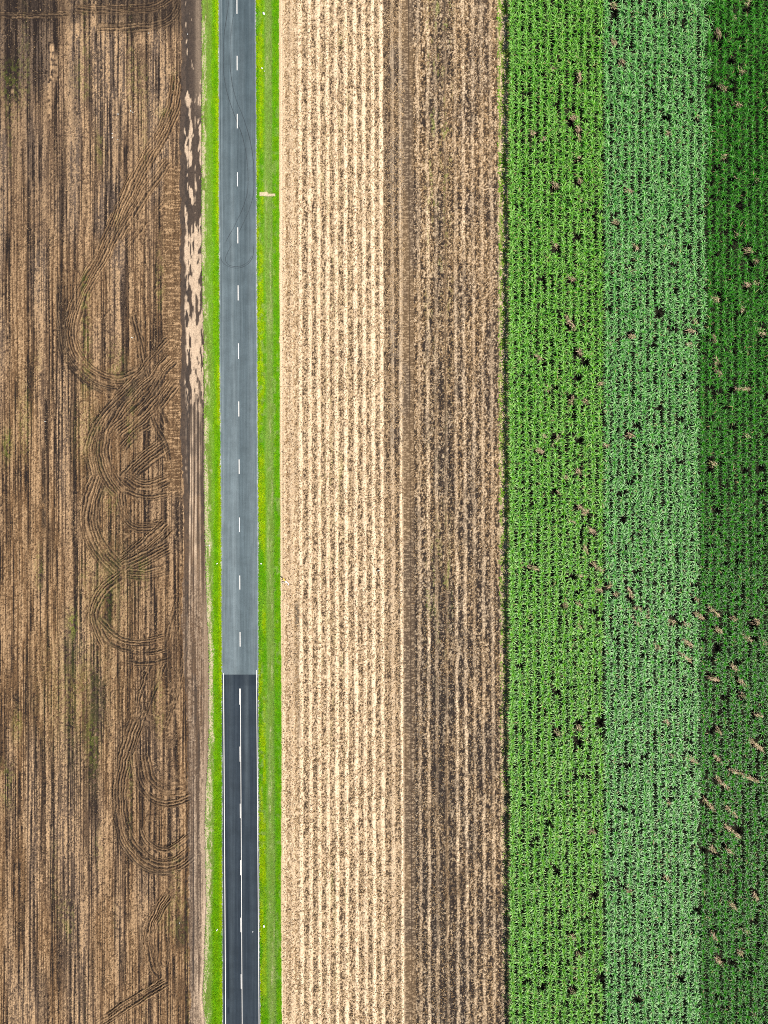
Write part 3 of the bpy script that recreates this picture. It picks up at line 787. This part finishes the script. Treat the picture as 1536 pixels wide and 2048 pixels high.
# ------------------------------------------------------------------ sugar cane
# lodged spots: x, y, length (px), angle (deg, clockwise from right in the photo), kind: 0 brown, 1 dark hole, 2 both
SP = [(1227, 10, 12, 40, 0), (1492, 4, 12, 30, 0), (1271, 25, 6, 30, 0), (1466, 37, 8, 30, 0), (1437, 64, 16, 70, 2), (1227, 84, 14, 70, 2), (1244, 123, 10, 40, 0),
      (1154, 118, 10, 60, 0), (1158, 150, 22, 75, 2), (1107, 137, 7, 30, 0), (1484, 143, 8, 30, 0), (1444, 173, 16, 35, 2), (1474, 207, 18, 35, 0), (1167, 193, 10, 30, 0), (1146, 235, 18, 25, 0),
      (1156, 256, 10, 70, 0), (1157, 274, 10, 70, 0), (1394, 233, 12, 30, 2), (1337, 267, 9, 20, 0), (1064, 265, 9, 40, 0), (1087, 278, 9, 20, 0), (1152, 313, 12, 20, 0), (1446, 312, 9, 20, 0), (1474, 357, 9, 20, 0),
      (1514, 360, 9, 20, 0), (1112, 371, 14, 55, 2), (1159, 360, 10, 40, 0), (1159, 397, 8, 50, 0), (1257, 383, 7, 30, 0), (1231, 443, 12, 20, 0), (1271, 493, 10, 50, 0), (1497, 500, 14, 20, 2), (1109, 488, 12, 30, 0),
      (1474, 470, 9, 30, 0), (1161, 467, 7, 60, 1), (1141, 554, 16, 35, 0), (1261, 542, 14, 20, 2), (1512, 522, 10, 40, 0), (1494, 569, 8, 20, 0), (1511, 567, 9, 20, 0), (1432, 598, 10, 30, 0), (1140, 645, 34, 58, 0),
      (1160, 704, 14, 60, 2), (1077, 715, 14, 35, 0), (1171, 720, 10, 50, 1), (1217, 685, 8, 40, 0), (1262, 672, 9, 20, 0), (1319, 627, 10, 40, 1), (1388, 642, 14, 60, 2), (1381, 661, 12, 20, 0), (1400, 668, 22, 80, 1),
      (1379, 689, 12, 20, 0), (1427, 676, 14, 70, 2), (1432, 720, 14, 60, 0), (1437, 745, 14, 40, 2), (1522, 664, 18, 40, 0), (1484, 619, 8, 30, 0), (1161, 755, 12, 130, 1), (1205, 766, 16, 155, 0), (1094, 775, 12, 50, 2),
      (1144, 799, 14, 110, 0), (1171, 802, 12, 35, 0), (1087, 872, 8, 30, 0), (1112, 882, 20, 135, 2), (1079, 900, 16, 30, 2), (1157, 882, 10, 110, 1), (1211, 890, 9, 40, 0), (1262, 870, 14, 25, 2), (1494, 872, 8, 30, 0),
      (1484, 778, 30, 3, 0), (1157, 942, 14, 50, 0), (1131, 954, 10, 25, 0), (1177, 930, 14, 20, 1), (1427, 928, 14, 30, 2), (1119, 985, 8, 30, 0), (1164, 1016, 24, 35, 0), (1141, 1039, 16, 40, 0), (1167, 1027, 8, 0, 0),
      (1184, 1062, 30, 30, 2), (1171, 1099, 22, 70, 2), (1194, 1134, 30, 45, 0), (1067, 1136, 20, 20, 0), (1159, 1151, 8, 20, 0), (1221, 1171, 10, 150, 0), (1197, 1179, 10, 30, 0), (1234, 1190, 16, 30, 0),
      (1261, 1187, 22, 65, 2), (1131, 1207, 16, 75, 2), (1157, 1207, 8, 40, 0), (1241, 1212, 9, 40, 0), (1274, 1217, 14, 10, 0), (1270, 1241, 24, 50, 0), (1297, 1226, 18, 85, 0), (1344, 1244, 12, 30, 0), (1372, 1250, 12, 30, 0),
      (1377, 1287, 26, 35, 0), (1371, 1314, 28, 35, 0), (1314, 1292, 16, 60, 0), (1398, 1231, 22, 40, 2), (1394, 1200, 12, 60, 2), (1427, 1222, 30, 45, 2), (1437, 1260, 18, 40, 2), (1441, 1294, 14, 40, 1), (1494, 1275, 24, 40, 0),
      (1467, 1237, 10, 30, 0), (1514, 1244, 14, 40, 0), (1526, 1282, 20, 38, 0), (1428, 1358, 22, 15, 0), (1468, 1335, 18, 50, 0), (1485, 1366, 22, 45, 0), (1486, 1391, 12, 40, 2), (1517, 1430, 14, 20, 2), (1117, 1389, 10, 40, 1),
      (1117, 1467, 16, 35, 2), (1157, 1455, 12, 60, 2), (1158, 1490, 10, 60, 1), (1332, 1442, 14, 50, 0), (1437, 1461, 12, 60, 0), (1512, 1490, 40, 40, 0), (1387, 1521, 22, 35, 0), (1437, 1519, 28, 48, 0), (1344, 1512, 8, 20, 0),
      (1157, 1252, 8, 60, 0), (1124, 1354, 9, 50, 0), (1206, 1440, 22, 88, 1), (1488, 1551, 70, 23, 0), (1445, 1566, 40, 45, 0), (1417, 1608, 36, 48, 0), (1462, 1622, 28, 45, 0), (1464, 1663, 42, 40, 0), (1424, 1697, 16, 50, 0),
      (1457, 1700, 16, 40, 0), (1336, 1604, 9, 20, 0), (1184, 1664, 12, 20, 0), (1117, 1746, 12, 20, 1), (1257, 1783, 8, 40, 0), (1334, 1756, 14, 60, 0), (1511, 1793, 14, 60, 0), (1428, 1873, 22, 50, 0), (1437, 1922, 18, 50, 0),
      (1144, 1873, 10, 30, 0), (1157, 1909, 10, 60, 0), (1089, 1980, 10, 40, 1), (1146, 1985, 14, 50, 2), (1271, 2000, 14, 30, 1), (1401, 1823, 12, 40, 1), (1344, 1916, 8, 40, 0), (1520, 2003, 14, 40, 1), (1507, 2030, 12, 60, 0), (1480, 1905, 10, 40, 0),
      (1492, 1860, 14, 50, 0), (1467, 1812, 20, 45, 0), (1200, 1960, 8, 40, 1), (1095, 1645, 12, 20, 1)]
HC = 2.35                                                          # canopy height
par = 1 - HC / CAM_H                                               # base position of something seen at canopy height


def near_spot(px, py):
    """0..1: how much a plant at canopy px,py is missing"""
    m = np.zeros(len(px))
    for (sx_, sy_, ln, an, kd) in SP:
        a = R(an); dx, dy = math.cos(a), math.sin(a)
        u_ = (px - sx_) * dx + (py - sy_) * dy; v_ = -(px - sx_) * dy + (py - sy_) * dx
        hw = 5.5 if kd == 0 else 7.5
        m = np.maximum(m, ((np.abs(u_) < ln / 2 + 3) & (np.abs(v_) < hw)).astype(float) * (1.0 if ln > 9 or kd else .7))
    return m


def cane_leaves(bx, by, s, seed, nu=15, nl=6, rr=(.3, .25), wl=(.075, .12)):
    """leaves of many cane stools at world bx,by with size factor s"""
    r_ = np.random.default_rng(seed)
    n = len(bx); parts = []
    ph = r_.uniform(0, 6.28, n)
    # three shoots to a stool, so the whorls overlap
    for k in range(nu + nl):
        low = k >= nu
        sh = k % 3
        ox = .09 * np.cos(ph + sh * 2.09) * (.4 + .6 * r_.random(n)); oy = .16 * np.sin(ph + sh * 2.09) * (.4 + .6 * r_.random(n))
        az = ph + k * 2.39996 + r_.normal(0, .35, n)
        hgt = (HC - .75 - .04 * (k // 3)) * (.93 + .14 * r_.random(n)) * s if not low else (HC - 1.35) * (.8 + .35 * r_.random(n)) * s
        ln = s * r_.uniform(.80, 1.35, n) * (1.0 if not low else .85)
        cv = cov4(np.clip(r_.normal(rr[0] if not low else .05, rr[1], n), 0, 1), (r_.random(n) < .015) * .8)  # lower leaves coloured darker, painting in shade below the canopy
        parts.append(blades(np.stack([bx + ox, by + oy, hgt], -1), az, ln, r_.uniform(*wl, n),
                            r_.uniform(.75, 1.35, n), r_.uniform(-1.0, -.3, n), cv, seg=2, heart=not low))
    # stalks
    for k in range(3):
        ox = .17 * np.cos(ph + k * 2.09); oy = .30 * np.sin(ph + k * 2.09)
        parts.append(blades(np.stack([bx + ox, by + oy, bx * 0], -1), ph + k, np.full(n, 1.0) * (HC - .6) * s, np.full(n, .09), np.full(n, 1.52), np.full(n, 1.5), cov4(np.full(n, .1)), seg=2))
    return cat(parts)


# rows, laid out by where their tops appear in the photograph
ROW = 14.75
STRIPS = {1: [], 2: [], 3: []}
edge_pos = None
x0 = 1024.5
ri = 0
while True:
    cx = x0 + ROW * ri
    if cx > 1790: break
    ysr = np.arange(-150, 2200, 7.9)
    ysr = ysr + rng.uniform(-2.2, 2.2, len(ysr))
    slant = np.interp(ysr, [0, 2048], [0, 2.0])
    xr_ = cx + slant + 2.2 * (NG(ysr * 0 + ri * 9, ysr, 4, 60, 120) - .5) + rng.normal(0, .9, len(ysr))
    b12 = np.interp(ysr, [0, 2048], [1213, 1209]); b23 = np.interp(ysr, [-150, 0, 560, 720, 1030, 1536, 2048, 2200], [1424, 1423, 1420, 1404, 1402, 1400, 1401, 1401])
    st_ = np.where(xr_ < b12, 1, np.where(xr_ < b23, 2, 3))
    ns = near_spot(xr_, ysr)
    keep = rng.random(len(ysr)) > ns * .85
    if ri == 0:
        kk = keep & (ysr > -6) & (ysr < 2054)
        edge_pos = np.stack([xr_[kk], ysr[kk]], -1)
        keep = keep & ~kk
    for s_ in (1, 2, 3):
        k_ = keep & (st_ == s_) & (rng.random(len(ysr)) > (.02 if s_ < 3 else .07))
        STRIPS[s_].append(np.stack([xr_[k_], ysr[k_]], -1))
    ri += 1
SPEC = {1: (M_cane1, 14, 7, (.36, .32), (.075, .135), "bright yellow green sugar cane rows standing beside the stubble field"),
        2: (M_cane2, 14, 7, (.46, .32), (.075, .135), "pale bluish green sugar cane rows forming the middle strip of the crop"),
        3: (M_cane3, 14, 8, (.26, .32), (.07, .12), "dark green sugar cane rows with black gaps at the right of the crop")}
for s_ in (1, 2, 3):
    P = np.concatenate(STRIPS[s_])
    mt, nu, nl, rr, wl, lab = SPEC[s_]
    bx, by = WX(P[:, 0]) * par, WY(P[:, 1]) * par
    sc = rng.uniform(.80, 1.14, len(P)) * (.86 + .26 * NG(P[:, 0], P[:, 1], 22, 40, 121 + s_)) * 1.0
    co, F, cv = cane_leaves(bx, by, sc, 900 + s_, nu, nl, rr, wl)
    tag(link("sugar_cane", np_mesh("sugar_cane", co, F, {'cover': cv}), mt), lab, "sugar cane", kind='stuff')

# the outermost row: every plant a thing of its own
protos = []
for v in range(10):
    co, F, cv = cane_leaves(np.zeros(1), np.zeros(1), np.array([1.0]), 2000 + v, 18, 9, (.40, .28), (.08, .125))
    me = np_mesh("sugar_cane_plant", co, F, {'cover': cv}); me.materials.append(M_cane1)
    protos.append(me)
for i, (px, py) in enumerate(edge_pos[:298]):
    o = bpy.data.objects.new("sugar_cane_plant", protos[i % 10]); C.objects.link(o)
    o.location = (float(WX(px) * par), float(WY(py) * par), 0)
    o.rotation_euler = (0, 0, float(rng.uniform(-.4, .4)) + (math.pi if rng.random() < .5 else 0))
    f_ = float(rng.uniform(.88, 1.12)); o.scale = (f_, f_, f_)
    tag(o, "green sugar cane plant in the crop's outermost row beside the stubble field", "sugar cane plant", "sugar cane plants in the outermost row")

# dead, lodged cane: one bundle for each spot
hb = np.random.default_rng(55)
big = 0
where = {}
for (sx_, sy_, ln, an, kd) in SP:
    if kd == 1: continue
    n = int(20 + ln * 5.2)
    a = -R(an)
    L_ = ln * .1 * .86
    wd_ = .42 if ln < 20 else .36
    u_ = hb.uniform(-.5, .5, n) * L_; v_ = hb.normal(0, wd_ * .5, n)
    zt = 1.0 + hb.uniform(0, .8, n) - .25 * np.abs(v_) / wd_
    co, F, cv = blades(np.stack([u_ * math.cos(a) - v_ * math.sin(a), u_ * math.sin(a) + v_ * math.cos(a), zt], -1),
                       a + hb.normal(0, .38, n) + np.pi * (hb.random(n) < .35), hb.uniform(.30, .85, n), hb.uniform(.04, .09, n), hb.normal(.15, .35, n), hb.normal(-.3, .3, n),
                       cov4(np.clip(hb.normal(.5, .3, n), 0, 1), (hb.random(n) < .22) * .9), seg=2)
    st_n = "bright green" if sx_ < 1211 else ("bluish green" if sx_ < 1408 else "dark green")
    size = "large" if ln >= 20 else ("small" if ln < 11 else "medium")
    if ln >= 20:
        where.setdefault(st_n, []).append(sy_)
        half = ["top", "upper", "lower", "bottom"][min(3, int(sy_ // 512))]
        lab = f"large streak of flattened brown cane in the {st_n} strip, {half} quarter of the field"
    elif size == "medium":
        lab = f"flattened clump of dead brown cane leaves in the {st_n} strip"
    else:
        lab = f"small tuft of dead brown leaves among the {st_n} cane"
    o = link("lodged_cane", np_mesh("lodged_cane", co, F, {'cover': cv}), M_dead)
    o.location = (float(WX(sx_)) * (1 - 1.3 / CAM_H), float(WY(sy_)) * (1 - 1.3 / CAM_H), 0)
    tag(o, lab, "lodged cane", f"{size} patches of lodged brown cane in the {st_n} strip")

# ------------------------------------------------------------------ white pipe with the yellow end at the stubble edge
def tube(p0, p1, r, n=12, r1=None):
    p0, p1 = Vector(p0), Vector(p1); d = (p1 - p0).normalized()
    q = d.to_track_quat('Z', 'Y'); r1 = r if r1 is None else r1
    co = []
    for p, rr in ((p0, r * .85), (p0 + d * .015, r), (p1 - d * .015, r1), (p1, r1 * .85)):
        for k in range(n):
            t = 2 * math.pi * k / n
            co.append(p + q @ Vector((rr * math.cos(t), rr * math.sin(t), 0)))
    F = []
    for L_ in range(3):
        for k in range(n):
            F.append([L_ * n + k, L_ * n + (k + 1) % n, (L_ + 1) * n + (k + 1) % n, (L_ + 1) * n + k])
    c0, c1 = len(co), len(co) + 1
    co += [p0, p1]
    for k in range(0, n, 2):
        F.append([c0, (k + 2) % n, (k + 1) % n, k]); F.append([c1, 3 * n + k, 3 * n + (k + 1) % n, 3 * n + (k + 2) % n])
    return np.array([tuple(c) for c in co]), np.array(F)


def tube_obj(name, segs, mat, parent):
    co, F, off = [], [], 0
    for s in segs:
        c, f = tube(*s); co.append(c); F.append(f + off); off += len(c)
    return link(name, np_mesh(name, np.concatenate(co), np.concatenate(F), smooth=False), mat, parent)


root = bpy.data.objects.new("marker_pipe", None); C.objects.link(root)
bx, by = float(WX(577)), float(WY(1167.5)); root.location = (bx, by, 0)
tag(root, "leaning white pipe with yellow top on bare soil at the stubble edge", "pipe")
tube_obj("pipe", [((0, 0, -.05), (-.62, .68, .62), .085)], M_white, root)
tube_obj("yellow_sleeve", [((-.60, .66, .60), (-1.02, 1.16, 1.0), .11)], M_yellow, root)
tube_obj("side_arm", [((-.45, .46, .44), (-1.35, .28, .20), .05), ((-.45, .46, .44), (-.75, .05, .12), .04)], M_pale, root)
tube_obj("foot", [((.02, -.06, .04), (-.14, -.32, .06), .10), ((.0, .02, .0), (.0, .02, .16), .14)], M_white, root)


def litter(px, py, lx, ly, rot, z, label, mat=M_white, seed=0):
    """crumpled, closed plastic bag or sheet"""
    r_ = np.random.default_rng(seed)
    nu_, nv_ = 16, 10
    th = np.linspace(0, 2 * np.pi, nu_, endpoint=False); ph_ = np.linspace(0.15, np.pi - .15, nv_)
    T_, P_ = np.meshgrid(th, ph_)
    rad = 1 + .30 * (NG(T_ * 30, P_ * 30, 14, 12, seed + 5) - .5) + .22 * (r_.random(T_.shape) - .5)
    rad[:, -1] = rad[:, 0]
    x_ = rad * np.sin(P_) * np.cos(T_) * lx / 2; y_ = rad * np.sin(P_) * np.sin(T_) * ly / 2; z_ = (rad * np.cos(P_) * .5 + .45) * min(lx, ly) * .4
    c_, s_ = math.cos(rot), math.sin(rot)
    co = np.stack([x_ * c_ - y_ * s_, x_ * s_ + y_ * c_, z_], -1).reshape(-1, 3)
    idx = np.arange(nu_ * nv_).reshape(nv_, nu_)
    F = np.stack([idx[1:], np.roll(idx, -1, 1)[1:], np.roll(idx, -1, 1)[:-1], idx[:-1]], -1).reshape(-1, 4)
    o = link("litter", np_mesh("litter", co, F), mat)
    o.location = (float(WX(px)), float(WY(py)), z)
    tag(o, label, "litter", "pieces of pale litter beside and on the road")
    return o


litter(528, 29, .38, .62, .5, .25, "largest white crumpled bag lying in the right verge at the top", seed=1)
litter(524.5, 138, .38, .24, -.4, .25, "white litter scrap in the right verge nearest the second dash from the top", seed=2)
litter(529, 144, .18, .2, 0, .25, "tiny pale scrap just below another white scrap in the right verge", M_pale, seed=3)
litter(528.3, 1851, .30, .55, .1, .25, "white litter in the yellow grass beside the dark asphalt's edge line", seed=4)
litter(505.7, 1863, .2, .2, 0, .07, "tiny white speck lying on the dark asphalt of the right lane", seed=5)
litter(434.8, 1127, .40, .18, .7, .3, "white scrap in the left verge level with the gap above the last dash but one", seed=6)
litter(522.5, 1127, .28, .3, .5, .2, "white scrap beside a small bare spot at the road's right shoulder", seed=7)
litter(434.7, 1858, .50, .2, 1.0, .35, "white scrap in the left verge beside the dark tyre stain", seed=8)
litter(419, 1091, .3, .36, 0, .25, "pale scrap in the thin grass beside the dirt track", M_pale, seed=9)
litter(757, 1141, .60, .22, .3, .15, "bleached curved scrap lying on the pale straw rows", M_pale, seed=10)

# pale stones turned up by the plough
sr_ = np.random.default_rng(9)
for (px, py) in [(236, 228), (262, 214), (266, 225), (262, 223), (225, 268), (375, 68), (298, 67), (225, 275), (263, 675), (90, 843), (266, 676), (402, 1392), (359, 1846), (236, 280)]:
    k = 7; th = np.linspace(0, 2 * np.pi, k, endpoint=False)
    rr_ = sr_.uniform(.06, .12) * (1 + .3 * sr_.random(k))
    co = [(rr_[i] * math.cos(t), rr_[i] * math.sin(t), 0) for i, t in enumerate(th)] + [(rr_[i] * .6 * math.cos(t), rr_[i] * .6 * math.sin(t), .11) for i, t in enumerate(th)] + [(0, 0, .13)]
    F = []
    for i in range(k):
        j = (i + 1) % k
        F += [[i, j, k + j], [i, k + j, k + i], [k + i, k + j, 2 * k]]
    o = link("stone", np_mesh("stone", np.array(co), np.array(F)), M_pale)
    o.location = (float(WX(px)), float(WY(py)), float(sample(LEFT, np.array([px]), np.array([py]))[0]) + .01)
    tag(o, "small pale stone turned up on the ploughed soil", "stone", "pale stones on the ploughed field")
